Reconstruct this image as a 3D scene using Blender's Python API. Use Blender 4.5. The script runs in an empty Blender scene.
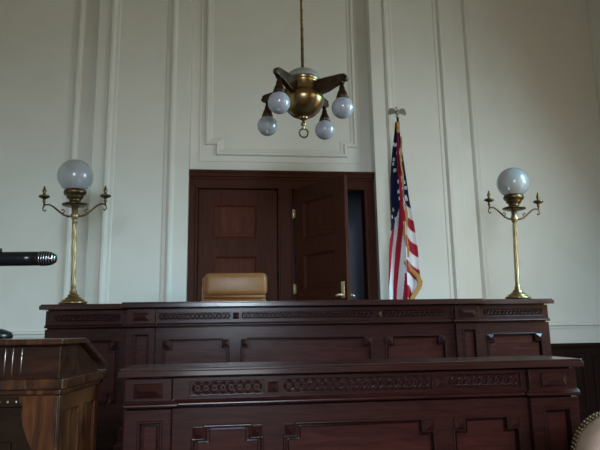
import bpy, bmesh, math, random
from mathutils import Vector, Matrix
random.seed(4)
PI = math.pi
SC = bpy.context.scene
COL = SC.collection
OFF = {}          # world offset of each object's local origin

# ------------------------------------------------------------------ materials
def mat(name, base, rough=.5, metal=0., spec=.5, coat=0., build=None, trans=0., ior=1.45, emit=None, estr=0.):
    m = bpy.data.materials.new(name); m.use_nodes = True
    nt = m.node_tree; b = nt.nodes['Principled BSDF']
    b.inputs['Base Color'].default_value = (*base, 1)
    b.inputs['Roughness'].default_value = rough
    b.inputs['Metallic'].default_value = metal
    b.inputs['Specular IOR Level'].default_value = spec
    b.inputs['Coat Weight'].default_value = coat
    b.inputs['Coat Roughness'].default_value = .25
    b.inputs['Transmission Weight'].default_value = trans
    b.inputs['IOR'].default_value = ior
    if emit:
        b.inputs['Emission Color'].default_value = (*emit, 1); b.inputs['Emission Strength'].default_value = estr
    if build: build(nt, b)
    return m

def grain(c0, c1, scale, stretch, bump=.0, c2=None):
    def f(nt, b):
        N = nt.nodes; L = nt.links
        tc = N.new('ShaderNodeTexCoord'); mp = N.new('ShaderNodeMapping'); mp.inputs['Scale'].default_value = stretch
        L.new(tc.outputs['Object'], mp.inputs['Vector'])
        no = N.new('ShaderNodeTexNoise'); no.inputs['Scale'].default_value = scale; no.inputs['Detail'].default_value = 5
        no.inputs['Distortion'].default_value = 1.2
        L.new(mp.outputs['Vector'], no.inputs['Vector'])
        cr = N.new('ShaderNodeValToRGB')
        cr.color_ramp.elements[0].position = .3; cr.color_ramp.elements[0].color = (*c0, 1)
        cr.color_ramp.elements[1].position = .7; cr.color_ramp.elements[1].color = (*c1, 1)
        if c2:
            e = cr.color_ramp.elements.new(.5); e.color = (*c2, 1)
        L.new(no.outputs['Fac'], cr.inputs['Fac']); L.new(cr.outputs['Color'], b.inputs['Base Color'])
        if bump:
            bp = N.new('ShaderNodeBump'); bp.inputs['Strength'].default_value = bump; bp.inputs['Distance'].default_value = .004
            L.new(no.outputs['Fac'], bp.inputs['Height']); L.new(bp.outputs['Normal'], b.inputs['Normal'])
    return f

M = {}
M['wall'] = mat('cream_paint', (.72, .70, .62), .5, build=grain((.70, .685, .605), (.74, .725, .65), 1.6, (1, 1, 1)))
M['rearw'] = mat('rear_wall_paint', (.2, .17, .13), .7, build=grain((.17, .145, .11), (.22, .19, .145), 2, (1, 1, 1)))  # unseen wall, kept dark to cut reflections in the varnished wood
M['ceil'] = mat('ceiling_paint', (.55, .49, .36), .8, build=grain((.53, .47, .34), (.57, .51, .38), 2, (1, 1, 1)))  # unseen ceiling, tinted tan so its bounce warms the upper walls
M['carpet'] = mat('carpet', (.10, .06, .045), .95, build=grain((.08, .045, .035), (.13, .08, .06), 60, (1, 1, 1)))
M['mahog'] = mat('mahogany', (.05, .018, .012), .22, spec=.26, build=grain((.019, .0062, .0052), (.038, .0118, .0095), 9, (.5, 6, 6)))
M['topw'] = mat('worn_varnish_top', (.05, .018, .012), .15, spec=.9, build=grain((.022, .0072, .0058), (.042, .0132, .0105), 9, (.5, 6, 6)))
M['mahogv'] = mat('mahogany_upright', (.05, .018, .012), .22, spec=.26, build=grain((.019, .0062, .0052), (.038, .0118, .0095), 9, (6, 6, .5)))
M['wains'] = mat('wainscot_wood', (.02, .008, .006), .45, spec=.12, build=grain((.012, .005, .004), (.024, .009, .007), 9, (6, 6, .5)))
M['panelw'] = mat('mahogany_panel', (.06, .02, .014), .25, spec=.2, build=grain((.025, .0068, .0054), (.052, .0138, .0105), 7, (.5, 5, 5)))
M['doorw'] = mat('door_wood', (.05, .022, .015), .45, spec=.06, build=grain((.046, .0145, .0085), (.074, .024, .0135), 8, (6, 6, .5)))
M['doorp'] = mat('door_panel_wood', (.075, .03, .02), .45, spec=.06, build=grain((.068, .019, .0105), (.115, .033, .0175), 8, (6, 6, .5)))
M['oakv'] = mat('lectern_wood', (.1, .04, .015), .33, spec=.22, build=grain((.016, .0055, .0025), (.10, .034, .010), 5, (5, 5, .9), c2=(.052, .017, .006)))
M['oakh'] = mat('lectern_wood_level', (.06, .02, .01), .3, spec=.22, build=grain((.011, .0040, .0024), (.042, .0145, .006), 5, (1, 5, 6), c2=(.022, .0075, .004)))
M['oakm'] = mat('lectern_moulding_wood', (.08, .03, .012), .28, spec=.35, build=grain((.013, .0048, .0026), (.085, .030, .010), 7, (5, 5, 1.2), c2=(.034, .0115, .0048)))
M['ebony'] = mat('dark_inset_wood', (.012, .007, .005), .5, spec=.08, build=grain((.009, .0045, .0022), (.022, .0105, .005), 6, (1, 5, 6)))
M['brass'] = mat('aged_brass', (.36, .25, .11), .36, metal=1., build=grain((.22, .14, .06), (.42, .30, .14), 14, (1, 1, 1)))
M['abrass'] = mat('blackened_brass', (.07, .045, .03), .42, metal=1., build=grain((.045, .03, .02), (.11, .07, .04), 16, (1, 1, 1)))
M['lbrass'] = mat('polished_brass', (.72, .58, .34), .4, metal=.7, build=grain((.66, .52, .3), (.76, .62, .38), 12, (1, 1, 1)))
M['dbrass'] = mat('dark_brass', (.14, .095, .045), .38, metal=1., build=grain((.08, .055, .028), (.2, .135, .065), 16, (1, 1, 1)))
M['pbrass'] = mat('pole_brass', (.38, .29, .15), .4, metal=.9, build=grain((.27, .2, .095), (.42, .33, .19), 20, (1, 1, 1)))
M['silver'] = mat('worn_silver', (.45, .43, .38), .3, metal=1.)
M['capm'] = mat('tarnished_cap', (.24, .23, .20), .45)
M['bowlb'] = mat('bowl_brass', (.26, .17, .07), .3, metal=1., build=grain((.16, .10, .045), (.34, .23, .10), 10, (1, 1, 1)))
M['opal'] = mat('opal_glass', (.40, .41, .45), .12, spec=.6, coat=.6, trans=.2)
M['frost'] = mat('frosted_glass', (.50, .51, .52), .2, spec=.6, coat=.5, trans=.55)
M['black'] = mat('black_plastic', (.006, .006, .007), .25, spec=.35)
M['steel'] = mat('mesh_steel', (.5, .5, .52), .25, metal=1.)
M['tan'] = mat('tan_leather', (.27, .12, .045), .34, spec=.28, build=grain((.245, .108, .038), (.305, .14, .053), 25, (1, 1, 1), bump=.08))
M['beige'] = mat('beige_leather', (.30, .21, .15), .5, spec=.3, build=grain((.22, .145, .10), (.30, .21, .155), 10, (1, 1, 1), bump=.05))
M['red'] = mat('flag_red', (.36, .016, .035), .7, spec=.2)
M['white'] = mat('flag_white', (.72, .70, .72), .6)
M['navy'] = mat('flag_navy', (.014, .016, .055), .7, spec=.2)
M['gold'] = mat('gold_fringe', (.50, .25, .055), .55, build=grain((.36, .16, .035), (.6, .33, .08), 60, (1, 1, 1)))
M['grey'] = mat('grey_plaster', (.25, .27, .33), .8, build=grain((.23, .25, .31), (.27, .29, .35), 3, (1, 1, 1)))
M['pane'] = mat('daylit_glass', (.8, .85, .9), .1, emit=(.85, .93, 1), estr=.6)

M['panebright'] = mat('sunny_glass', (.8, .85, .9), .1, emit=(.8, .93, 1), estr=3.2)

# ------------------------------------------------------------------ mesh tools
class MB:
    def __init__(s): s.v = []; s.f = []; s.sm = []; s.mi = []
    def add(s, v, f, smooth=False, mi=0):
        n = len(s.v); s.v += [Vector(p) for p in v]
        for q in f: s.f.append([i + n for i in q]); s.sm.append(smooth); s.mi.append(mi)
        return s
    def box(s, x0, x1, y0, y1, z0, z1, mi=0):
        v = [(x, y, z) for z in (z0, z1) for y in (y0, y1) for x in (x0, x1)]
        return s.add(v, [(0, 2, 3, 1), (4, 5, 7, 6), (0, 1, 5, 4), (2, 6, 7, 3), (0, 4, 6, 2), (1, 3, 7, 5)], mi=mi)
    def rbox(s, x0, x1, y0, y1, z0, z1, r, seg=3):
        bm = bmesh.new(); bmesh.ops.create_cube(bm, size=1)
        for v in bm.verts: v.co = Vector((x0 + (v.co.x + .5) * (x1 - x0), y0 + (v.co.y + .5) * (y1 - y0), z0 + (v.co.z + .5) * (z1 - z0)))
        bmesh.ops.bevel(bm, geom=bm.edges[:], offset=r, segments=seg, profile=.5, affect='EDGES')
        bm.verts.index_update()
        s.add([v.co.copy() for v in bm.verts], [[v.index for v in f.verts] for f in bm.faces], True); bm.free(); return s
    def lathe(s, prof, c=(0, 0, 0), seg=28, ax=None):
        c = Vector(c); n = len(prof); v = []; f = []
        Q = Matrix.Identity(3) if ax is None else Vector((0, 0, 1)).rotation_difference(Vector(ax)).to_matrix()
        for r, z in prof:
            for k in range(seg):
                a = 2 * PI * k / seg; v.append(c + Q @ Vector((r * math.cos(a), r * math.sin(a), z)))
        for i in range(n - 1):
            for k in range(seg):
                k2 = (k + 1) % seg; f.append((i * seg + k, i * seg + k2, (i + 1) * seg + k2, (i + 1) * seg + k))
        f.append(tuple(range(seg))[::-1]); f.append(tuple((n - 1) * seg + k for k in range(seg)))
        return s.add(v, f, True)
    def sphere(s, c, r, seg=24, rings=16, sc=(1, 1, 1)):
        p = [(max(r * math.sin(PI * i / rings), 1e-4), -r * math.cos(PI * i / rings)) for i in range(rings + 1)]
        q = MB().lathe(p, (0, 0, 0), seg)
        return s.add([Vector((a.x * sc[0], a.y * sc[1], a.z * sc[2])) + Vector(c) for a in q.v], q.f, True)
    def tube(s, pts, r, seg=8, closed=False):
        pts = [Vector(p) for p in pts]; n = len(pts); v = []; f = []
        rr = r if isinstance(r, (list, tuple)) else [r] * n
        up = None
        for i, p in enumerate(pts):
            a = pts[(i - 1) % n] if (closed or i) else p; b = pts[(i + 1) % n] if (closed or i < n - 1) else p
            t = (b - a).normalized()
            if up is None: up = t.orthogonal().normalized()
            up = (up - t * up.dot(t)).normalized(); w = t.cross(up)
            for k in range(seg):
                an = 2 * PI * k / seg; v.append(p + (up * math.cos(an) + w * math.sin(an)) * rr[i])
        for i in range(n if closed else n - 1):
            j = (i + 1) % n
            for k in range(seg):
                k2 = (k + 1) % seg; f.append((i * seg + k, i * seg + k2, j * seg + k2, j * seg + k))
        if not closed: f.append(tuple(range(seg))[::-1]); f.append(tuple((n - 1) * seg + k for k in range(seg)))
        return s.add(v, f, True)
    def prism(s, poly, z0, z1, mp=lambda u, v, h: (u, v, h)):
        n = len(poly); v = [mp(a, b, z0) for a, b in poly] + [mp(a, b, z1) for a, b in poly]
        f = [tuple(range(n))[::-1], tuple(range(n, 2 * n))] + [(i, (i + 1) % n, n + (i + 1) % n, n + i) for i in range(n)]
        return s.add(v, f)
    def sweep(s, path, prof, closed, mp):
        P = [Vector(p) for p in path]; n = len(P); m = len(prof); v = []; f = []
        for i, p in enumerate(P):
            d0 = (p - P[i - 1]).normalized() if (closed or i) else None
            d1 = (P[(i + 1) % n] - p).normalized() if (closed or i < n - 1) else None
            if d0 is None: d0 = d1
            if d1 is None: d1 = d0
            n0 = Vector((-d0.y, d0.x)); n1 = Vector((-d1.y, d1.x)); b = (n0 + n1).normalized(); k = 1 / max(b.dot(n0), .2)
            for a, h in prof:
                q = p + b * (a * k); v.append(mp(q.x, q.y, h))
        for i in range(n if closed else n - 1):
            j = (i + 1) % n
            for k in range(m):
                k2 = (k + 1) % m; f.append((i * m + k, i * m + k2, j * m + k2, j * m + k))
        if not closed: f.append(tuple(range(m))[::-1]); f.append(tuple((n - 1) * m + k for k in range(m)))
        return s.add(v, f)
    def pyramid(s, x, z, w, h, y, d, t=0.):
        """hipped boss on a front (XZ) face at depth y, standing d towards the viewer; t = ridge length"""
        a, b = w / 2, h / 2
        v = [(x - a, y, z - b), (x + a, y, z - b), (x + a, y, z + b), (x - a, y, z + b), (x - a, y - d * .35, z - b), (x + a, y - d * .35, z - b), (x + a, y - d * .35, z + b), (x - a, y - d * .35, z + b), (x - t / 2, y - d, z), (x + t / 2 + 1e-4, y - d, z)]
        return s.add(v, [(0, 3, 2, 1), (0, 1, 5, 4), (1, 2, 6, 5), (2, 3, 7, 6), (3, 0, 4, 7), (4, 5, 9, 8), (5, 6, 9), (6, 7, 8, 9), (7, 4, 8)])
    def build(s, name, m, parent=None, local=False, bevel=0., seg=2, recalc=True):
        off = Vector(OFF.get(parent.name, (0, 0, 0))) if (parent is not None and not local) else Vector((0, 0, 0))
        me = bpy.data.meshes.new(name); me.from_pydata([p - off for p in s.v], [], s.f)
        for p, a, i in zip(me.polygons, s.sm, s.mi): p.use_smooth = a; p.material_index = i
        if recalc:
            bm = bmesh.new(); bm.from_mesh(me); bmesh.ops.recalc_face_normals(bm, faces=bm.faces[:]); bm.to_mesh(me); bm.free()
        o = bpy.data.objects.new(name, me); COL.objects.link(o)
        for q in (m if isinstance(m, (list, tuple)) else [m]): me.materials.append(M[q])
        if parent is not None:
            o.parent = parent; OFF[o.name] = OFF.get(parent.name, (0, 0, 0))
        if bevel:
            b = o.modifiers.new('bevel', 'BEVEL'); b.width = bevel; b.segments = seg; b.limit_method = 'ANGLE'; b.angle_limit = .6
        return o

def slab(outer, holes, thick, yf, bevel=.004):
    """upright board (XZ outline with openings), front face at y = yf, as an MB"""
    cu = bpy.data.curves.new('tmp', 'CURVE'); cu.dimensions = '2D'; cu.fill_mode = 'BOTH'
    cu.extrude = thick / 2 - bevel; cu.bevel_depth = bevel; cu.bevel_resolution = 1; cu.offset = -bevel
    for poly in [outer] + holes:
        sp = cu.splines.new('POLY'); sp.points.add(len(poly) - 1); sp.use_cyclic_u = True
        for p, q in zip(sp.points, poly): p.co = (q[0], q[1], 0, 1)
    o = bpy.data.objects.new('tmp', cu); COL.objects.link(o)
    dg = bpy.context.evaluated_depsgraph_get(); me = bpy.data.meshes.new_from_object(o.evaluated_get(dg))
    mb = MB(); mb.add([(v.co.x, yf + thick / 2 - v.co.z, v.co.y) for v in me.vertices], [list(p.vertices) for p in me.polygons])
    bpy.data.objects.remove(o); bpy.data.curves.remove(cu); bpy.data.meshes.remove(me)
    return mb
def rect(x0, x1, z0, z1): return [(x0, z0), (x1, z0), (x1, z1), (x0, z1)]
def front(y): return lambda u, v, h: (u, y - h, v)
def plan(z): return lambda u, v, h: (u, v, z + h)
def cham(w): return None

def thing(name, label, cat, loc, rot=(0, 0, 0), group=None):
    o = bpy.data.objects.new(name, None); COL.objects.link(o); o.location = loc; o.rotation_euler = rot; o.empty_display_size = .1
    o['label'] = label; o['category'] = cat
    if group: o['group'] = group
    OFF[o.name] = tuple(loc)
    return o
def structure(o, label=None, cat=None):
    o['kind'] = 'structure'
    if label: o['label'] = label; o['category'] = cat
    return o

# ------------------------------------------------------------------ room shell
CX = .51           # axis of the panelled bay behind the bench
XL, XR, YB, YR, HC = -3.45, 4.36, 6.05, -5.2, 6.2
f = MB().box(XL - .2, XR + .2, YR - .2, YB + 2.4, -.1, 0); structure(f.build('floor', 'carpet'), 'brown carpeted courtroom floor', 'floor')
structure(MB().box(XL - .2, XR + .2, YR - .2, YB + .2, HC, HC + .1).build('ceiling', 'ceil'), 'high plain plaster ceiling over the courtroom', 'ceiling')
structure(MB().box(XL - .2, XL, YR, YB + .15, 0, HC).build('wall_left', 'wall'), 'pale side wall on the left of the courtroom', 'wall')
structure(MB().box(XR, XR + .2, YR, YB + .15, 0, HC).build('wall_right', 'wall'), 'pale side wall on the right with daylight windows', 'wall')
structure(MB().box(XL - .2, XR + .2, YR - .2, YR, 0, HC).build('wall_rear', 'rearw'), 'dark unseen rear wall of the courtroom', 'wall')

# back wall: two panelled pilasters either side of the door bay, stepped back to the outer wall
YP, YO, YC = 5.9, 5.985, 6.07      # pilaster face, outer wall, door bay
half = [(1.025, YC), (1.025, YP), (1.175, YP), (1.185, YP - .014), (1.20, YP - .028), (1.222, YP - .028), (1.24, YP - .010), (1.252, YP + .004), (1.285, YP + .004), (1.295, YP + .012),
        (1.80, YP + .012), (1.81, YP + .004), (1.842, YP + .004), (1.852, YP - .010), (1.866, YP - .028), (1.888, YP - .028), (1.90, YP - .014), (1.91, YP), (2.035, YP), (2.04, YP + .005), (2.04, YO),
        (2.20, YO), (2.212, YO - .02), (2.226, YO - .036), (2.25, YO - .038), (2.268, YO - .026), (2.285, YO - .006), (2.30, YO)]
def strip_pts(sign, xend): return [(CX + sign * d, y) for d, y in half] + [(xend, YO), (xend, YB + .15), (CX + sign * 1.025, YB + .15)]
w = MB(); w.prism(strip_pts(-1, XL), 0, HC); w.prism(strip_pts(1, XR), 0, HC)
DT = 2.905          # underside of the wall over the doors
w.box(CX - 1.025, CX + 1.025, YC, YB + .15, DT, HC)
structure(w.build('wall_back', 'wall', bevel=.003), 'cream panelled wall with pilasters behind the bench', 'wall')

# over-door panel: ridge moulding with notched lower corners
a, zb, n = .855, 3.115, .12
zt = 5.9
pts = [(CX - a + n, zb), (CX + a - n, zb), (CX + a - n, zb + n), (CX + a, zb + n), (CX + a, zt), (CX - a, zt), (CX - a, zb + n), (CX - a + n, zb + n)]
RID = [(-.012, 0), (-.008, .014), (0, .03), (.022, .032), (.034, .016), (.06, .010), (.075, 0)]
t = MB().sweep(pts, RID, True, front(YC)); structure(t.build('trim_1', 'wall', bevel=.002), 'raised cream panel moulding above the doors', 'moulding')
t = MB().sweep(rect(CX - a - .065, CX + a + .065, zb - .075, zt + .05), [(-.006, 0), (-.004, .009), (.004, .009), (.006, 0)], True, front(YC))
structure(t.build('trim_2', 'wall'), 'thin cream bead framing the panel above the doors', 'moulding')
# dado rails and wainscot on the outer walls
for k, (x0, x1) in enumerate(((XL, CX - 2.30), (CX + 2.30, XR))):
    r = MB().sweep([(x0, YO), (x1, YO)], [(0, 0), (0, .055), (-.012, .06), (-.03, .052), (-.032, .03), (-.016, .02), (-.014, 0)], False, plan(1.15))
    structure(r.build('trim_%d' % (3 + k), 'wall', bevel=.002), 'cream dado rail on the wall %s the bench' % ('left of', 'right of')[k], 'rail')
    b = MB().box(x0, x1, YO - .05, YO, 0, .95).box(x0, x1, YO - .09, YO, .95, .985).box(x0, x1, YO - .075, YO, 0, .16)
    n_ = max(2, int((x1 - x0) / .42)); st = (x1 - x0) / n_
    for i in range(n_):
        b.sweep(rect(x0 + i * st + .05, x0 + (i + 1) * st - .05, .24, .86), [(0, 0), (.006, .014), (.02, .014), (.026, 0)], True, front(YO - .05))
    structure(b.build('baseboard_%s' % ('left', 'right')[k], 'wains', bevel=.003), 'dark wood wainscot below the rail %s of the bench' % ('left', 'right')[k], 'wainscot')
# windows that light the room (right wall and rear wall)
def window(i, c, u, w_, h_, label, pane='pane'):
    c = Vector(c); u = Vector(u); z = Vector((0, 0, 1)); nrm = u.cross(z)
    def bx(mb, a0, a1, z0, z1, d0, d1):
        v = [c + u * p + z * q + nrm * d for q in (z0, z1) for d in (d0, d1) for p in (a0, a1)]
        mb.add(v, [(0, 2, 3, 1), (4, 5, 7, 6), (0, 1, 5, 4), (2, 6, 7, 3), (0, 4, 6, 2), (1, 3, 7, 5)])
    fr = MB(); W, H = w_ / 2, h_ / 2
    for s in (-1, 1): bx(fr, s * (W + .05) - .05, s * (W + .05) + .05, -H - .1, H + .1, 0, .07)
    for q in (-H - .05, 0, H + .05): bx(fr, -W, W, q - .04, q + .04, 0, .06)
    bx(fr, -.02, .02, -H, H, 0, .05)
    o = structure(fr.build('window_%d' % i, 'wall'), label, 'window')
    p = MB(); bx(p, -W, W, -H, H, .004, .02); p.build('pane', pane, o)
window(1, (XR, 3.3, 2.35), (0, -1, 0), 1.35, 2.7, 'tall daylit window in the right wall nearest the bench')
window(2, (XR, .6, 2.35), (0, -1, 0), 1.35, 2.7, 'tall daylit window in the right wall farther from the bench')
window(3, (-.1, YR, 1.85), (-1, 0, 0), 1.3, 3.3, 'tall daylit window in the middle of the rear wall', 'panebright')

# ------------------------------------------------------------------ doors
FY = 5.985   # front of the door frame
DZ = .6
x0, x1 = CX - 1.024, CX + 1.024
HZ = 2.705
OL, OR = (-.415, .445), (.61, 1.415)
fr = slab(rect(x0, x1, DZ, DT), [rect(OL[0], OL[1], DZ + .002, HZ), rect(OR[0], OR[1], DZ + .002, HZ)], .16, FY, .004)
fr.box(x0, x1, FY - .05, FY + .1, DT - .03, DT - .001).box(x0, x1, FY - .035, FY + .1, DT - .07, DT - .03).box(x0, x1, FY - .014, FY + .1, DT - .095, DT - .07)
for o_ in (OL, OR):
    fr.sweep([(o_[0], DZ), (o_[0], HZ), (o_[1], HZ), (o_[1], DZ)], [(.0, 0), (.004, .012), (.02, .012), (.026, 0)], False, front(FY))
structure(fr.build('trim_5', 'doorw'), 'dark wood frame and cap around the two doors', 'door frame')

def leaf(parent, W, H, y0, panels, m, mp):
    """door leaf in local coordinates: x 0..W, z 0..H, thickness towards +y from y0"""
    holes = [rect(a, b, c, d) for a, b, c, d in panels]
    slab(rect(0, W, 0, H), holes, .045, y0, .003).build('door_leaf', m, parent, local=True)
    for a, b, c, d in panels:
        p = MB().box(a - .003, b + .003, y0 + .020, y0 + .027, c - .003, d + .003)
        p.sweep(rect(a, b, c, d), [(0, -.021), (.0, .006), (.010, .006), (.016, -.004), (.026, -.012), (.03, -.021)], True, front(y0))
        p.sweep(rect(a, b, c, d), [(0, -.045), (.0, -.051), (.010, -.051), (.026, -.033), (.03, -.026)], True, front(y0))
        p.box(a + .06, b - .06, y0 + .015, y0 + .032, c + .06, d - .06)
        p.build('door_panel', mp, parent, local=True, bevel=.004)
def handle(parent, x, z, y, sgn, flip):
    h = MB(); h.rbox(x - .024, x + .024, min(y, y + sgn * .010), max(y, y + sgn * .010), z - .075, z + .085, .004, 2)
    h.build('door_plate', 'lbrass', parent, local=True)
    k = MB(); k.tube([(x, y, z - .045), (x, y + sgn * .05, z - .045), (x + flip * .02, y + sgn * .062, z - .048), (x + flip * .042, y + sgn * .060, z - .056)], [.014, .013, .014, .012], 10)
    k.build('door_handle', 'lbrass', parent, local=True)
def hinge(parent, x, z, y):
    MB().lathe([(.003, -.055), (.009, -.05), (.009, .05), (.003, .055)], (x, y, z), 12).box(x, x + .03, y - .003, y + .004, z - .045, z + .045).build('hinge', 'lbrass', parent, local=True)
d1 = thing('door_1', 'closed dark wood panelled door behind the tan chair', 'door', (OL[0] + .006, FY + .02, DZ + .006)); d1['kind'] = 'structure'
W = OL[1] - OL[0] - .012; H = HZ - DZ - .012
pz = [(1.30, 1.36 + .0)]
leaf(d1, W, H, 0, [(.17, W - .215, 1.55, 1.93), (.17, W - .215, .98, 1.365), (.17, W - .215, .22, .79)], 'doorw', 'doorp')
handle(d1, .07, .95, 0, -1, 1)
d2 = thing('door_2', 'dark wood panelled door standing open in front of the dim room', 'door', (OR[0] + .012, FY - .012, DZ + .006), (0, 0, -.985)); d2['kind'] = 'structure'
W = .79
leaf(d2, W, H, 0, [(.15, W - .15, 1.52, 1.93), (.15, W - .15, .98, 1.36), (.15, W - .15, .22, .79)], 'doorw', 'doorw')
handle(d2, W - .055, .945, 0, -1, -1); handle(d2, W - .055, .945, .045, 1, 1)
for z in (.22, 1.0, 1.82): hinge(d2, -.004, z, -.006)

# dim room behind the open door
rm = MB(); X0, X1, Y0, Y1 = .2, 2.6, YB + .15, YB + 2.0
rm.box(X0 - .1, X0, Y0, Y1, 0, 3.2).box(X1, X1 + .1, Y0, Y1, 0, 3.2).box(X0 - .1, X1 + .1, Y1, Y1 + .1, 0, 3.2).box(X0 - .1, X1 + .1, Y0, Y1 + .1, 3.2, 3.3)
rm.box(X0 - .1, CX - 1.025 + 1.12, Y0, Y0 + .05, 0, 3.2)
structure(rm.build('wall_chambers', 'grey'), 'grey walls of the dim room behind the open door', 'wall')
structure(MB().box(-1.5, 2.68, 4.76, YB + 2.0, .0, DZ).build('floor_dais', 'carpet'), 'raised carpeted platform behind the high bench', 'platform')

# ------------------------------------------------------------------ carved wooden benches
BEAD = [(-.012, -.004), (-.012, .003), (-.008, .008), (-.003, .008), (.001, .003), (.001, -.03), (-.004, -.03)]
def notched(x0, x1, z0, z1, nx, nz, e, low=False):
    """panel outline with square notches at the upper (and lower) corners; e = how far the sides stand outside the notch centre"""
    top = [(x1, z1 - nz), (x1 - nx, z1 - nz), (x1 - nx, z1), (x0 + nx, z1), (x0 + nx, z1 - nz), (x0, z1 - nz)]
    if low: return [(x0, z0 + nz), (x0 + nx, z0 + nz), (x0 + nx, z0), (x1 - nx, z0), (x1 - nx, z0 + nz), (x1, z0 + nz)] + top
    return [(x0, z0), (x1, z0)] + top
def carved(th, x0, x1, zc, h, y, pitch):
    """interlaced ring carving in a sunk band"""
    g = MB(); n = max(3, int(round((x1 - x0 - h) / pitch))); st = (x1 - x0 - h) / n; r = h * .5 - .005
    for i in range(n + 1):
        cx = x0 + h / 2 + i * st
        g.tube([(cx + r * .92 * math.cos(q), y - .005 + .006 * math.sin(2 * q), zc + r * math.sin(q)) for q in (2 * PI * k / 18 for k in range(18))], .0062, 6, True)
        g.sphere((cx, y - .001, zc), .006, 8, 6)
    g.build('carved_band', 'mahog', th)

def bench(th, P):
    XA, XB, Xa, Xb, Xc, Xd = P['x']         # wing ends, left pilaster a..b, right pilaster c..d
    (yw, yw2), ym, yp = P['yw'], P['ym'], P['yp']  # front of wings, main front, pilasters
    yb, H, zf0, zf1, zb = P['yb'], P['H'], P['zf0'], P['zf1'], P['zb']
    wings = XA < Xa - .01
    line = ([(XA, yw), (Xa, yw)] if wings else []) + [(Xa, yp), (Xb, yp), (Xb, ym), (Xc, ym), (Xc, yp), (Xd, yp)] + ([(Xd, yw2), (XB, yw2)] if wings else [])
    ends = (XA if wings else Xa, XB if wings else Xd)
    loop = [(ends[0], yb)] + line + [(ends[1], yb)]
    tloop = [(ends[0], yb)] + ([(XA, yw), (Xa, yw)] if wings else []) + [(Xa, yp), (Xd, yp)] + ([(Xd, yw2), (XB, yw2)] if wings else []) + [(ends[1], yb)]
    # carcass behind the boards
    c = MB().sweep(loop, [(.04, 0), (.065, 0), (.065, H - .02), (.04, H - .02)], False, plan(0)); c.build('carcass', 'mahog', th)
    # moulded top
    t = MB()
    def grow(d, z0, z1): 
        q = MB().sweep(tloop, [(-d, 0)], True, plan(0)); t.prism([(v.x, v.y) for v in q.v], z0, z1)
    o = P['over']
    grow(o * .8, H - .012, H); grow(o, H - P['nose'], H - .010)
    t.build('bench_top', 'topw', th, bevel=.004, seg=3)
    # string moulding under the frieze, plinth mouldings at the foot
    s = MB().sweep(line, [(.05, 0), (-.022, .0), (-.027, .006), (-.026, .013), (-.014, .018), (-.006, .026), (.05, .026)], False, plan(zf0 - .012)); s.build('moulding', 'mahog', th, bevel=.002)
    pl = MB().sweep(line, [(.0, 0), (-.05, 0), (-.05, zb - .13), (-.035, zb - .11), (-.03, zb - .10), (-.03, zb - .02), (-.01, zb), (0, zb)], False, plan(0)); pl.build('plinth', 'mahog', th, bevel=.003)
    TH = .055
    def section(a, b, y, panels, bands, bosses, low=False, name='panel_frame'):
        zl = zb - .01
        holes = [notched(p0, p1, P['pz0'], P['pz1'], P['nx'], P['nz'], 0, low) for p0, p1 in panels]
        slab(rect(a, b, zl, zf0 - .021), holes, TH, y, .003).build(name, 'mahog', th)
        fh = P['fh']; fc = P['fc']
        fholes = [rect(p0 - .006, p1 + .006, fc - fh / 2 - .004, fc + fh / 2 + .004) for p0, p1 in bands]
        slab(rect(a, b, zf0 + .008, zf1), fholes, TH, y, .002).build('frieze', 'mahog', th)
        for p0, p1 in bands:
            MB().box(p0 - .01, p1 + .01, y + .016, y + .05, fc - fh / 2 - .008, fc + fh / 2 + .008).build('band_ground', 'mahog', th)
            carved(th, p0, p1, fc, fh, y + .016, P['pitch'])
        for bx in bosses: MB().pyramid(bx, fc, P['bw'], P['bw'], y + .001, .022).build('boss', 'mahog', th)
        for (p0, p1), hole in zip(panels, holes):
            inset = [(v.x, v.y) for v in MB().sweep(hole, [(.013, 0)], True, plan(0)).v]
            MB().prism(inset, -.054, -.016, front(y)).build('panel', 'panelw', th, bevel=.004)
            MB().sweep(hole, BEAD, True, front(y + .002)).build('panel_moulding', 'mahog', th, bevel=.0015)
            R = P['rw']
            for zz in ([P['pz1'] - P['nz'] / 2 + .006] + ([P['pz0'] + P['nz'] / 2 - .006] if low else [])):
                for xx in (p0 + P['nx'] / 2 - .006, p1 - P['nx'] / 2 + .006):
                    MB().pyramid(xx, zz, R, R, y + .001, .030).build('rosette', 'mahog', th)
    def pilaster(a, b, y):
        e = .045
        slab(rect(a, b, zb - .01, zf0 - .021), [rect(a + e + .02, b - e, zb + .06, zf0 - .075)], TH, y, .003).build('pilaster', 'mahog', th)
        q = MB().box(a + e + .032, b - e - .012, y + .016, y + .054, zb + .072, zf0 - .087); q.build('pilaster_panel', 'panelw', th, bevel=.004)
        MB().sweep(rect(a + e + .02, b - e, zb + .06, zf0 - .075), BEAD, True, front(y + .002)).build('pilaster_moulding', 'mahog', th)
        slab(rect(a, b, zf0 + .008, zf1), [], TH, y, .003).build('frieze', 'mahog', th)
        m = MB().pyramid((a + b) / 2, P['fc'], P['pbw'][0], P['pbw'][1], y + .001, .032, P['pbw'][0] - P['pbw'][1]); m.build('pilaster_boss', 'mahog', th)
    for a, b, y, pn, bd, bs, low in P['sections']: section(a, b, y, pn, bd, bs, low)
    pilaster(Xa, Xb, yp); pilaster(Xc, Xd, yp)
    for xe, w_, y_ in ((ends[0], .03, line[0][1]), (ends[1] - .03, .03, line[-1][1])):
        MB().box(xe, xe + w_, y_ + .05, yb, .0, H - P['nose'] + .004).build('end_board', 'mahogv', th)
    return line

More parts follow.
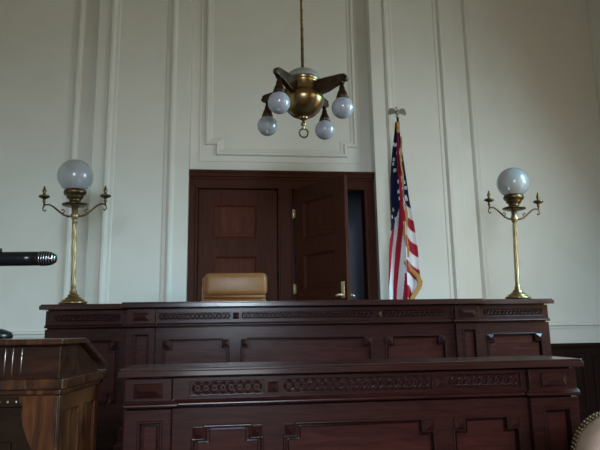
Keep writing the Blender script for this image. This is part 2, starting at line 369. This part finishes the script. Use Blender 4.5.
jb = thing('judge_bench', 'long high dark mahogany bench carrying the two globe lamps, behind the lower bench', 'bench', (CX, 4.7, 0))
bench(jb, dict(x=(-1.50, 2.655, -.835, -.62, 1.78, 1.985), yw=(4.69, 4.59), ym=4.5, yp=4.465, yb=4.98, H=1.413, zf0=1.238, zf1=1.362, zb=.50, over=.042, nose=.043,
     pz0=.64, pz1=1.118, nx=.052, nz=.062, fh=.046, fc=1.302, pitch=.033, bw=.05, rw=.056, pbw=(.125, .06),
     sections=[(-.62, 1.78, 4.5, [(-.555, -.06), (.045, 1.072), (1.205, 1.69)], [(-.60, -.045), (.04, 1.10), (1.185, 1.70)], [-.002, 1.143], True),
               (-1.50, -.835, 4.69, [(-1.42, -.94)], [(-1.43, -.93)], [], True),
               (1.985, 2.655, 4.59, [(2.10, 2.57)], [(2.08, 2.60)], [], True)]))
cb = thing('clerk_bench', 'lower dark mahogany bench with carved rings, in front of the high bench', 'bench', (CX, 2.58, 0))
bench(cb, dict(x=(-.45, 1.51, -.45, -.262, 1.288, 1.51), yw=(2.5, 2.5), ym=2.46, yp=2.43, yb=2.70, H=1.045, zf0=.902, zf1=1.003, zb=.22, over=.027, nose=.034,
     pz0=.32, pz1=.799, nx=.05, nz=.05, fh=.05, fc=.957, pitch=.0345, bw=.045, rw=.046, pbw=(.115, .058),
     sections=[(-.262, 1.288, 2.46, [(-.172, .106), (.208, .848), (.945, 1.236)], [(-.185, .112), (.202, .848), (.935, 1.258)], [.157, .891], False)]))

# ------------------------------------------------------------------ globe lamps on the high bench
def globe_lamp(label, x, y, lean, yaw, reach=1., size=1.):
    t = thing('globe_lamp', label, 'lamp', (x, y, 1.4195), (0, lean, yaw), 'globe lamps on the high bench'); t.scale = (size,) * 3
    B = lambda n, m, mb, p=None: mb.build(n, m, p or t, local=True)
    B('lamp_base', 'brass', MB().lathe([(.108, 0), (.112, .008), (.110, .018), (.100, .022), (.088, .024), (.088, .034), (.082, .039), (.066, .041), (.064, .052), (.052, .058), (.044, .06), (.046, .072), (.038, .08), (.028, .084), (.03, .10), (.026, .11)], seg=36))
    pole = MB().lathe([(.027, .10), (.026, .112), (.020, .125), (.019, .4), (.018, .70), (.022, .712), (.034, .73), (.036, .75), (.026, .765), (.027, .84)], seg=24)
    for k in range(8): pole.tube([(.0185 * math.cos(2 * PI * k / 8 + 3.2 * u), .0185 * math.sin(2 * PI * k / 8 + 3.2 * u), .13 + u * .565) for u in (i / 20 for i in range(21))], .0035, 5)
    B('pole', 'pbrass', pole)
    B('gallery', 'dbrass', MB().lathe([(.03, .815), (.075, .825), (.104, .833), (.104, .842), (.07, .852), (.048, .862), (.046, .878), (.062, .89), (.07, .902), (.07, .915), (.088, .925), (.094, .94), (.09, .955), (.084, .965), (.08, .962)], seg=32))
    B('globe', 'frost', MB().sphere((0, 0, 1.086), .146, 40, 28))
    for s in (-1, 1):
        pts = [(s * reach * a_, 0, z_) for a_, z_ in ((.02, .742), (.05, .738), (.09, .752), (.13, .785), (.17, .822), (.205, .842), (.235, .842), (.252, .826), (.256, .80), (.244, .787), (.232, .797))]
        a = B('lamp_arm', 'dbrass', MB().tube(pts, [.010, .009, .009, .008, .008, .007, .007, .0065, .006, .006, .009], 10).tube([(s * .10, 0, .76), (s * .08, 0, .785), (s * .095, 0, .80), (s * .108, 0, .79)], [.006, .005, .005, .007], 8))
        B('candle_cup', 'dbrass', MB().lathe([(.006, .835), (.008, .86), (.014, .868), (.011, .88), (.014, .892), (.042, .905), (.046, .915), (.040, .921), (.016, .925), (.011, .935), (.013, .947), (.018, .96), (.012, .975), (.007, .985), (.009, .993), (.002, 1.003)], (s * reach * .247, 0, 0), 18), a)
globe_lamp('brass lamp with frosted globe on the left end of the high bench', -1.335, 4.83, -.036, .06)
globe_lamp('brass lamp with frosted globe on the right end of the high bench', 2.470, 4.73, .040, -.06, .95, .972)

# ------------------------------------------------------------------ chandelier
ch = thing('chandelier', 'brass chandelier with four white glass globes hanging before the doors', 'chandelier', (.475, 3.8, HC))
cx, cy = .475, 3.8
MB().lathe([(.075, HC - .04), (.085, HC - .03), (.085, HC)], (cx, cy, 0), 24).build('canopy', 'brass', ch)
rod = MB().lathe([(.011, 3.04), (.011, HC - .02)], (cx, cy, 0), 10)
for k in range(40): rod.lathe([(.006, -.018), (.0145, 0), (.006, .018)], (cx, cy, 3.07 + k * .077), 8)
rod.build('rod', 'dbrass', ch)
MB().lathe([(.006, 3.056), (.04, 3.052), (.085, 3.036), (.115, 3.012), (.130, 2.985), (.132, 2.972), (.12, 2.968)], (cx, cy, 0), 36).build('cap', 'capm', ch)
MB().lathe([(.122, 2.972), (.127, 2.962), (.117, 2.952), (.114, 2.94), (.113, 2.885), (.116, 2.872), (.128, 2.862), (.143, 2.848), (.152, 2.828), (.152, 2.808), (.142, 2.78), (.12, 2.742), (.088, 2.71), (.052, 2.692), (.03, 2.686), (.034, 2.682), (.024, 2.674), (.012, 2.668)], (cx, cy, 0), 40).build('bowl', 'bowlb', ch)
MB().lathe([(.012, 2.672), (.010, 2.655), (.02, 2.645), (.022, 2.635), (.012, 2.622), (.008, 2.612), (.011, 2.605), (.003, 2.598)], (cx, cy, 0), 16).build('finial', 'brass', ch)
MB().tube([(cx + .031 * math.sin(q), cy, 2.572 + .033 * math.cos(q)) for q in (2 * PI * k / 20 for k in range(20))], .0065, 8, True).build('ring', 'dbrass', ch)
for k in range(4):
    an = math.radians(52 + 90 * k); u = Vector((math.cos(an), math.sin(an), 0)); vv = Vector((-u.y, u.x, 0)); C0 = Vector((cx, cy, 0))
    ap = [(.10, 2.838), (.20, 2.850), (.280, 2.876), (.328, 2.880), (.358, 2.888), (.366, 2.906), (.350, 2.924), (.318, 2.930), (.20, 2.935), (.10, 2.932)]
    def mp(r, z, h, u=u, vv=vv): return C0 + u * r + vv * h + Vector((0, 0, z))
    am = MB(); am.prism(ap, -.017, .017, mp)
    rim = [(p[0], p[1]) for p in ap]
    am.sweep([ap[-1], ap[-2], ap[-3], ap[-4]], [(-.007, -.022), (.007, -.022), (.007, .022), (-.007, .022)], False, mp)
    am.sweep([ap[0], ap[1], ap[2], ap[3]], [(-.007, -.022), (.007, -.022), (.007, .022), (-.007, .022)], False, mp)
    arm = am.build('arm', 'abrass', ch, bevel=.003)
    c = C0 + u * .316
    MB().lathe([(.006, 2.892), (.006, 2.882), (.013, 2.876), (.014, 2.85), (.02, 2.842), (.022, 2.82), (.028, 2.812), (.036, 2.79), (.043, 2.766), (.040, 2.760)], (c.x, c.y, 0), 20).build('socket', 'abrass', arm)
    MB().sphere((c.x, c.y, 2.692), .076, 32, 22).build('globe', 'frost' if k == 1 else 'opal', arm)

# ------------------------------------------------------------------ flag on its pole
fx, fy = 1.665, 5.47
fl = thing('flag', 'american flag with gold fringe hanging on an eagle-topped pole beside the doors', 'flag', (fx, fy, DZ))
MB().lathe([(.17, DZ), (.172, DZ + .015), (.12, DZ + .03), (.05, DZ + .05), (.03, DZ + .09), (.022, DZ + .14)], (fx, fy, 0), 28).build('pole_base', 'brass', fl)
MB().tube([(fx - .028, fy, DZ + .08), (fx + .022, fy, 3.37)], [.014, .012], 12).build('pole', 'mahogv', fl)
MB().lathe([(.017, -.055), (.017, .045), (.013, .055)], (fx - .018, fy, 1.60), 14).build('pole_ferrule', 'brass', fl)
ex, ez = fx + .022, 3.37
e = MB().sphere((ex, fy, ez + .016), .022, 14, 10).sphere((ex, fy, ez + .062), .022, 14, 10, (.8, .9, 1.5)).sphere((ex - .012, fy - .008, ez + .106), .0125, 10, 8)
e.tube([(ex - .02, fy - .01, ez + .106), (ex - .034, fy - .014, ez + .100)], [.006, .001], 6)
e.tube([(ex, fy, ez + .04), (ex + .012, fy + .01, ez + .018)], [.014, .008], 6)
e.build('eagle', 'silver', fl)
for s in (-1, 1):
    wg = MB(); ol = [(.008, .06), (.03, .098), (.06, .112), (.085, .10), (.098, .07), (.098, .035), (.09, .05), (.083, .028), (.074, .05), (.066, .03), (.056, .052), (.046, .036), (.034, .05), (.012, .04)]
    wg.prism([(ex + s * a, ez + b) for a, b in ol], -.005, .005, lambda u, v, h: (u, fy + .004 + h + .15 * abs(u - ex), v)); wg.build('eagle_wing', 'silver', fl)
def lerp(tab, z):
    for (z0, a), (z1, b) in zip(tab, tab[1:]):
        if z <= z0 and z >= z1: return b + (a - b) * (z - z1) / (z0 - z1)
    return tab[0][1] if z > tab[0][0] else tab[-1][1]
Lf = [(3.32, 1.655), (3.2, 1.64), (3.0, 1.603), (2.68, 1.562), (2.47, 1.548), (2.2, 1.545), (1.955, 1.512), (1.6, 1.489), (1.3, 1.487)]
Rt = [(3.32, 1.69), (3.2, 1.692), (3.0, 1.704), (2.68, 1.735), (2.47, 1.752), (2.25, 1.786), (2.06, 1.808), (1.935, 1.818), (1.66, 1.828), (1.58, 1.80), (1.46, 1.705), (1.3, 1.67)]
Ce = [(3.32, 1.672), (3.0, 1.660), (2.6, 1.66), (2.2, 1.675), (1.955, 1.665), (1.8, 1.665), (1.3, 1.66)]   # line of the folded fly edge
cl = MB(); NS, NZ = 96, 170
ZT, ZB_ = 3.315, 1.30
vv = []
for j in range(NZ + 1):
    z = ZT + (ZB_ - ZT) * j / NZ; l, r, c = lerp(Lf, z), lerp(Rt, z), lerp(Ce, z); am = .05 * min(1, (ZT - z) / .8) + .004
    for i in range(NS + 1):
        s = i / NS
        if s < .5: x = l + (c - l) * s * 2; y = fy - .015 - am * (.35 + .65 * math.sin(s * 2 * PI * 2.0 + z * .8)) 
        else:
            q = s * 2 - 1; x = c + (r - c) * q; y = fy - .03 - am * (1.25 * (1 - q) + .55 * math.sin(q * PI * 1.6 + .6 + z * .5))
        vv.append((x, y, z))
ff = []; mi = []
stars = [(random.uniform(.03, .97), 3.08 - .1 * k + random.uniform(-.03, .03)) for k in range(9) for _ in range(3)]
for j in range(NZ):
    z = ZT + (ZB_ - ZT) * (j + .5) / NZ; l, r, c = lerp(Lf, z), lerp(Rt, z), lerp(Ce, z)
    for i in range(NS):
        s = (i + .5) / NS; n = j * (NS + 1) + i; ff.append((n, n + 1, n + NS + 2, n + NS + 1))
        if s < .5: x = l + (c - l) * s * 2; edge = 2.14 + .34 * (s * 2) ** 1.5
        else: q = s * 2 - 1; x = c + (r - c) * q; edge = 2.475 - .10 * q
        if z > edge:
            m = 2
            for sx, sz in stars:
                if abs(x - (l + (r - l) * sx)) < .012 and abs(z - sz) < .017: m = 1
            if abs(s - .47) < .05 + .02 * math.sin(z * 9): m = 0     # a red stripe showing between two folds
        elif s < .5:
            k = (s * 2 * 3.4 + (2.05 - z) * 1.9); m = 0 if int(math.floor(k)) % 2 == 0 else 1
        else:
            k = (edge - z) / .125; m = 1 if int(k) % 2 == 0 else 0
        mi.append(m)
n0 = len(cl.v); cl.v += [Vector(p) for p in vv]; cl.f = [list(q) for q in ff]; cl.sm = [True] * len(ff); cl.mi = mi
o = cl.build('cloth', ['red', 'white', 'navy'], fl, recalc=False)
sd = o.modifiers.new('thick', 'SOLIDIFY'); sd.thickness = .004; sd.offset = 0
fr = MB()
def ribbon(pts, w):
    P3 = [Vector(p) for p in pts]
    for d in (-.5, 0, .5):
        fr.tube([p + Vector((d * w, -.002 * (1 - abs(d)), 0)) for p in P3], w * .34, 6)
ribbon([(lerp(Ce, z) + .003, fy - .04 - .07 * min(1, (3.32 - z) / .5), z) for z in (3.31, 3.27, 3.23, 3.18)], .020)
ribbon([(lerp(Ce, z) + .010 + .008 * math.sin(z * 17), fy - .112, z) for z in [3.12 - .06 * k for k in range(12)]], .011)
ribbon([(lerp(Ce, z) + .010 + .010 * math.sin(z * 17), fy - .114, z) for z in [2.42 - .05 * k for k in range(12)]], .022)
ribbon([(1.668, fy - .108, 1.83), (1.70, fy - .10, 1.755), (1.745, fy - .085, 1.72), (1.79, fy - .065, 1.69), (1.818, fy - .055, 1.63), (1.803, fy - .05, 1.575), (1.77, fy - .05, 1.53), (1.735, fy - .05, 1.48), (1.69, fy - .05, 1.38)], .032)
fr.build('fringe', 'gold', fl)

# ------------------------------------------------------------------ lectern
lt = thing('lectern', 'reddish wooden lectern with sloping top at the left, in front of the benches', 'lectern', (-.569, 2.0, 0), (0, 0, -math.radians(6)))
B = lambda n, m, mb, p=None, **k: mb.build(n, m, p or lt, local=True, **k)
WL, DL = .66, .42
X0, X1, Y0, Y1 = -WL - .02, -.025, .025, DL
core = MB().box(X0 + .012, X1 - .012, Y0 + .014, Y1, 0, 1.0); B('cabinet', 'oakv', core)
# front: frame with sunk centre, scrolled corner brackets
zt = .992
B('front_frame', 'oakv', slab(rect(X0, X1, .0, zt), [rect(X0 + .035, X1 - .03, .14, zt - .034)], .02, Y0, .003))
B('front_panel', 'ebony', MB().box(X0 + .02, X1 - .015, Y0 + .012, Y0 + .02, .12, zt - .02).box(X0 + .16, X1 - .15, Y0 + .004, Y0 + .014, .2, zt - .15), bevel=.004)
for s in (0, 1):
    xe = X0 if s == 0 else X1; sg = 1 if s == 0 else -1
    sc_ = [(0, zt), (.125, zt), (.124, zt - .02), (.112, zt - .035), (.116, zt - .055), (.106, zt - .10), (.09, zt - .14), (.075, zt - .17), (.062, zt - .185), (.045, zt - .195), (.034, zt - .24), (.03, zt - .35), (.03, .1), (0, .1)]
    B('bracket', 'oakv', MB().prism([(xe + sg * a, b) for a, b in sc_], 0, .012, front(Y0 - .001)), bevel=.003)
B('bead_row', 'ebony', MB().box(X0 + .12, X1 - .115, Y0 - .002, Y0 + .01, zt - .038, zt - .004), bevel=.002)
dr = MB()
for k in range(14): dr.sphere((X0 + .135 + k * .0295, Y0 - .002, zt - .021), .0055, 8, 6)
B('bead', 'silver', dr)
# right side: corner post and two tall sunk panels
sd = slab(rect(Y0, Y1, 0, zt), [rect(Y0 + .05, Y0 + .19, .14, zt - .06), rect(Y0 + .235, Y1 - .04, .14, zt - .06)], .02, 0, .003)
sv = MB(); sv.add([(X1 - p.y, p.x, p.z) for p in sd.v], sd.f); B('side_frame', 'oakv', sv)
B('corner_post', 'oakm', MB().rbox(X1 - .028, X1 + .006, Y0 - .006, Y0 + .03, 0, zt, .008))
B('moulding', 'oakm', MB().prism([(X0 - .025, 0), (0, 0), (0, DL + .02), (X0 - .025, DL + .02)], 1.010, 1.046).prism([(X0 - .012, .012), (-.012, .012), (-.012, DL + .01), (X0 - .012, DL + .01)], .992, 1.012), bevel=.006, seg=3)
# upper box with sloping sides
sidep = [(.03, 1.044), (.40, 1.044), (.40, 1.072), (.20, 1.157), (.03, 1.157)]
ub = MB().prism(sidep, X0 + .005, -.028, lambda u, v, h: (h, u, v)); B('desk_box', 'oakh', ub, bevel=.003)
B('top_board', 'oakm', MB().prism([(-.012, 1.157), (.20, 1.157), (.445, 1.058), (.452, 1.074), (.205, 1.176), (-.012, 1.176)], X0 - .02, -.006, lambda u, v, h: (h, u, v)), bevel=.004)
for x in (-.158, -.188, -.214, -.43, -.46, -.49): B('reed_glint', 'silver', MB().rbox(x - .0014, x + .0014, .027, .034, 1.056, 1.146, .0006, 1))  # pale strips stand in for light caught along the reed grooves

# ------------------------------------------------------------------ microphone on a desk stand, on the lectern
mi_ = thing('microphone', 'black microphone held level on a desk stand on the lectern', 'microphone', (-.86, 2.13, 1.1775))
MB().lathe([(.08, 1.178), (.083, 1.186), (.078, 1.2), (.05, 1.212), (.02, 1.218), (.014, 1.23)], (-.875, 2.13, 0), 28).build('stand_base', 'black', mi_)
MB().tube([(-.875, 2.13, 1.215), (-.875, 2.13, 1.40), (-.874, 2.09, 1.445), (-.872, 2.03, 1.45)], .008, 10).build('stand_stem', 'steel', mi_)
MB().rbox(-.90, -.845, 1.974, 2.03, 1.428, 1.474, .008).build('microphone_clip', 'black', mi_)
MB().rbox(-.815, -.799, 1.99, 2.01, 1.466, 1.484, .003).build('switch', 'black', mi_)
MB().lathe([(.012, -.18), (.019, -.175), (.0235, -.10), (.0245, .09), (.024, .135)], (-.81, 2.0, 1.4465), 28, (1, 0, .008)).build('microphone_body', 'black', mi_)
hd = MB().lathe([(.024, .133), (.025, .15), (.0245, .165), (.021, .18), (.013, .192), (.002, .196)], (-.81, 2.0, 1.4465), 28, (1, 0, .008))
hd.build('microphone_head', 'black', mi_)
gr = MB()
for zz, rr in ((.142, .0258), (.150, .0262), (.158, .0260), (.166, .0256), (.174, .0240), (.182, .0212), (.189, .0165)): gr.lathe([(rr - .003, zz - .0025), (rr, zz), (rr - .003, zz + .0025)], (-.81, 2.0, 1.4465), 28, (1, 0, .008))
gr.build('grille', 'steel', mi_)

# ------------------------------------------------------------------ judge's chair
jc = thing('office_chair', 'tan leather judge\'s chair behind the high bench, before the closed door', 'chair', (-.02, 5.42, DZ))
J = lambda n, m, mb, p=None: mb.build(n, m, p or jc)
hx0, hx1 = -.326, .292
J('headrest', 'tan', MB().rbox(hx0 + .028, hx1, 5.30, 5.44, 1.505, 1.722, .05, 5))
J('backrest', 'tan', MB().rbox(hx0 + .01, hx1 - .01, 5.34, 5.45, 1.06, 1.50, .045, 4))
J('back_shell', 'tan', MB().rbox(hx0, hx1 - .01, 5.40, 5.49, 1.02, 1.70, .04, 4))
J('piping', 'tan', MB().tube([(hx0 + .03, 5.325, 1.497), (hx1 - .02, 5.325, 1.497)], .013, 8))
J('seat', 'tan', MB().rbox(-.32, .28, 4.99, 5.42, 1.0, 1.12, .05, 4))
for s in (-1, 1):
    x = -.02 + s * .33; J('armrest', 'tan', MB().rbox(x - .035, x + .035, 5.06, 5.42, 1.26, 1.31, .02, 3).tube([(x, 5.15, 1.27), (x, 5.17, 1.05)], .02, 10).tube([(x, 5.37, 1.27), (x, 5.36, 1.05)], .02, 10))
J('column', 'steel', MB().lathe([(.03, .66), (.03, .85), (.05, .86), (.09, 1.0)], (-.02, 5.25, 0), 16))
for k in range(5):
    q = 2 * PI * k / 5 + .3; ex_, ey_ = -.02 + .24 * math.cos(q), 5.25 + .24 * math.sin(q)
    leg = J('base_leg', 'black', MB().tube([(-.02, 5.25, .70), (ex_, ey_, .665)], [.025, .016], 8))
    J('caster', 'black', MB().lathe([(.018, -.02), (.03, -.014), (.03, .014), (.018, .02)], (ex_, ey_, .631), 14, (math.sin(q), -math.cos(q), 0)), leg)

# ------------------------------------------------------------------ studded chair, lower right
sc = thing('upholstered_chair', 'round-backed beige leather chair with brass studs, before the right end of the lower bench', 'chair', (1.296, 1.9, 0), (0, 0, .05))
S = lambda n, m, mb, p=None: mb.build(n, m, p or sc, local=True)
hw, zs, ztop = .235, .70, .918
ol = [(-hw + .02, .50), (-hw, .60), (-hw, zs)] + [(-hw * math.copysign(abs(math.cos(q)) ** .72, math.cos(q)), zs + (ztop - zs) * math.sin(q) ** .72) for q in (PI * k / 24 for k in range(1, 24))] + [(hw, zs), (hw, .60), (hw - .02, .50)]
ol = ol[::-1]
bk = slab([(a * .97, (b - .72) * .97 + .72) for a, b in ol], [], .03, -.10, .008); S('back_frame', 'mahogv', bk)
inner = [(a * .985, (b - .72) * .985 + .72) for a, b in ol]
pad = MB(); N = len(inner); cxy = (0, .72)
rings = [(.97, -.085), (1.0, -.10), (1.0, -.150), (.99, -.164), (.95, -.178), (.8, -.190), (.55, -.196), (.25, -.198)]
vs = [(cxy[0] + (a - cxy[0]) * k, y, cxy[1] + (b - cxy[1]) * k) for k, y in rings for a, b in inner]
fs = [(i * N + j, i * N + (j + 1) % N, (i + 1) * N + (j + 1) % N, (i + 1) * N + j) for i in range(len(rings) - 1) for j in range(N)] + [tuple((len(rings) - 1) * N + j for j in range(N))]
pad.add(vs, fs, True); S('back_cushion', 'beige', pad)
inn = MB().rbox(-.17, .17, -.095, -.065, .54, .80, .009); S('front_cushion', 'beige', inn)
st = MB(); arc = [Vector((a, b)) for a, b in ol]
acc = 0; last = None
studs = []
for p, q in zip(arc, arc[1:]):
    L_ = (q - p).length; d = (.0135 - acc) % .0135
    while d < L_: studs.append(p + (q - p) * (d / L_)); d += .0135
    acc = (acc + L_) % .0135
for p in studs[::1]:
    st.sphere((p.x, -.104, p.y), .0056, 8, 6)
    st.sphere((p.x * .985, -.088, (p.y - .72) * .985 + .724), .0056, 8, 6)
S('stud_trim', 'dbrass', st)
S('seat', 'beige', MB().rbox(-.25, .25, -.12, .34, .40, .50, .035, 4))
S('seat_rail', 'mahogv', MB().rbox(-.24, .24, -.13, .33, .34, .42, .01, 2))
for sx in (-1, 1):
    S('leg', 'mahogv', MB().tube([(sx * .21, -.12, .52), (sx * .21, -.13, .3), (sx * .22, -.17, 0)], [.026, .026, .018], 10))
    S('leg', 'mahogv', MB().tube([(sx * .21, .30, .38), (sx * .215, .31, 0)], [.026, .016], 10))

# ------------------------------------------------------------------ light: daylight from the windows, added fill in the chambers
def area(name, loc, rot, w_, h_, power, col, spread=PI):
    d = bpy.data.lights.new(name, 'AREA'); d.shape = 'RECTANGLE'; d.size = w_; d.size_y = h_; d.energy = power; d.color = col; d.spread = spread
    o = bpy.data.objects.new(name, d); COL.objects.link(o); o.location = loc; o.rotation_euler = rot; return o
# each window gives sky light (bluish, from above) and light thrown up off the sunlit ground (warmer)
area('front_window_sky', (XR - .08, 3.3, 2.35), (0, PI / 2 - .35, 0), 2.7, 1.35, 68, (.65, 1.05, 1.27))
area('front_window_high_sky', (XR - .075, 3.3, 2.35), (0, PI / 2 - .75, 0), 2.7, 1.35, 110, (.38, 1.05, 1.45), 1.8)
area('front_window_ground', (XR - .07, 3.3, 2.35), (0, PI / 2 + .45, 0), 2.7, 1.35, 18, (1.6, .85, .2))
area('side_window_daylight', (XR - .08, .6, 2.35), (0, PI / 2 - .35, 0), 2.7, 1.35, 38, (1.45, .95, .3))
area('rear_window_high_sky', (-.1, YR + .09, 2.2), (PI / 2 - .7, 0, 0), 1.3, 2.7, 335, (.82, 1, 1.2), 1.75)
area('chambers_fill', (1.9, YB + .9, 3.15), (0, 0, 0),   .6, .6, 1.3, (.85, .9, 1))  # unseen ceiling light added to lift the grey walls behind the door

wd = bpy.data.worlds.new('World'); SC.world = wd; wd.use_nodes = True
wd.node_tree.nodes['Background'].inputs['Color'].default_value = (.6, .7, .8, 1); wd.node_tree.nodes['Background'].inputs['Strength'].default_value = .05

# ------------------------------------------------------------------ camera (seated viewer, looking slightly right and up)
yaw, pitch, roll = .114476, .181462, .016066
fw = Vector((math.sin(yaw) * math.cos(pitch), math.cos(yaw) * math.cos(pitch), math.sin(pitch)))
rt = Vector((math.cos(yaw), -math.sin(yaw), 0)); dn = fw.cross(rt)
r2 = rt * math.cos(roll) + dn * math.sin(roll); d2 = -rt * math.sin(roll) + dn * math.cos(roll)
cam = bpy.data.cameras.new('camera'); cam.sensor_width = 36; cam.lens = 560 / 600 * 36; cam.clip_start = .05
co = bpy.data.objects.new('camera', cam); COL.objects.link(co)
co.matrix_world = Matrix(((r2.x, -d2.x, -fw.x, 0), (r2.y, -d2.y, -fw.y, 0), (r2.z, -d2.z, -fw.z, 1.2), (0, 0, 0, 1)))
SC.camera = co
SC.view_settings.view_transform = 'Standard'; SC.view_settings.look = 'None'; SC.view_settings.exposure = .28; SC.view_settings.gamma = 1
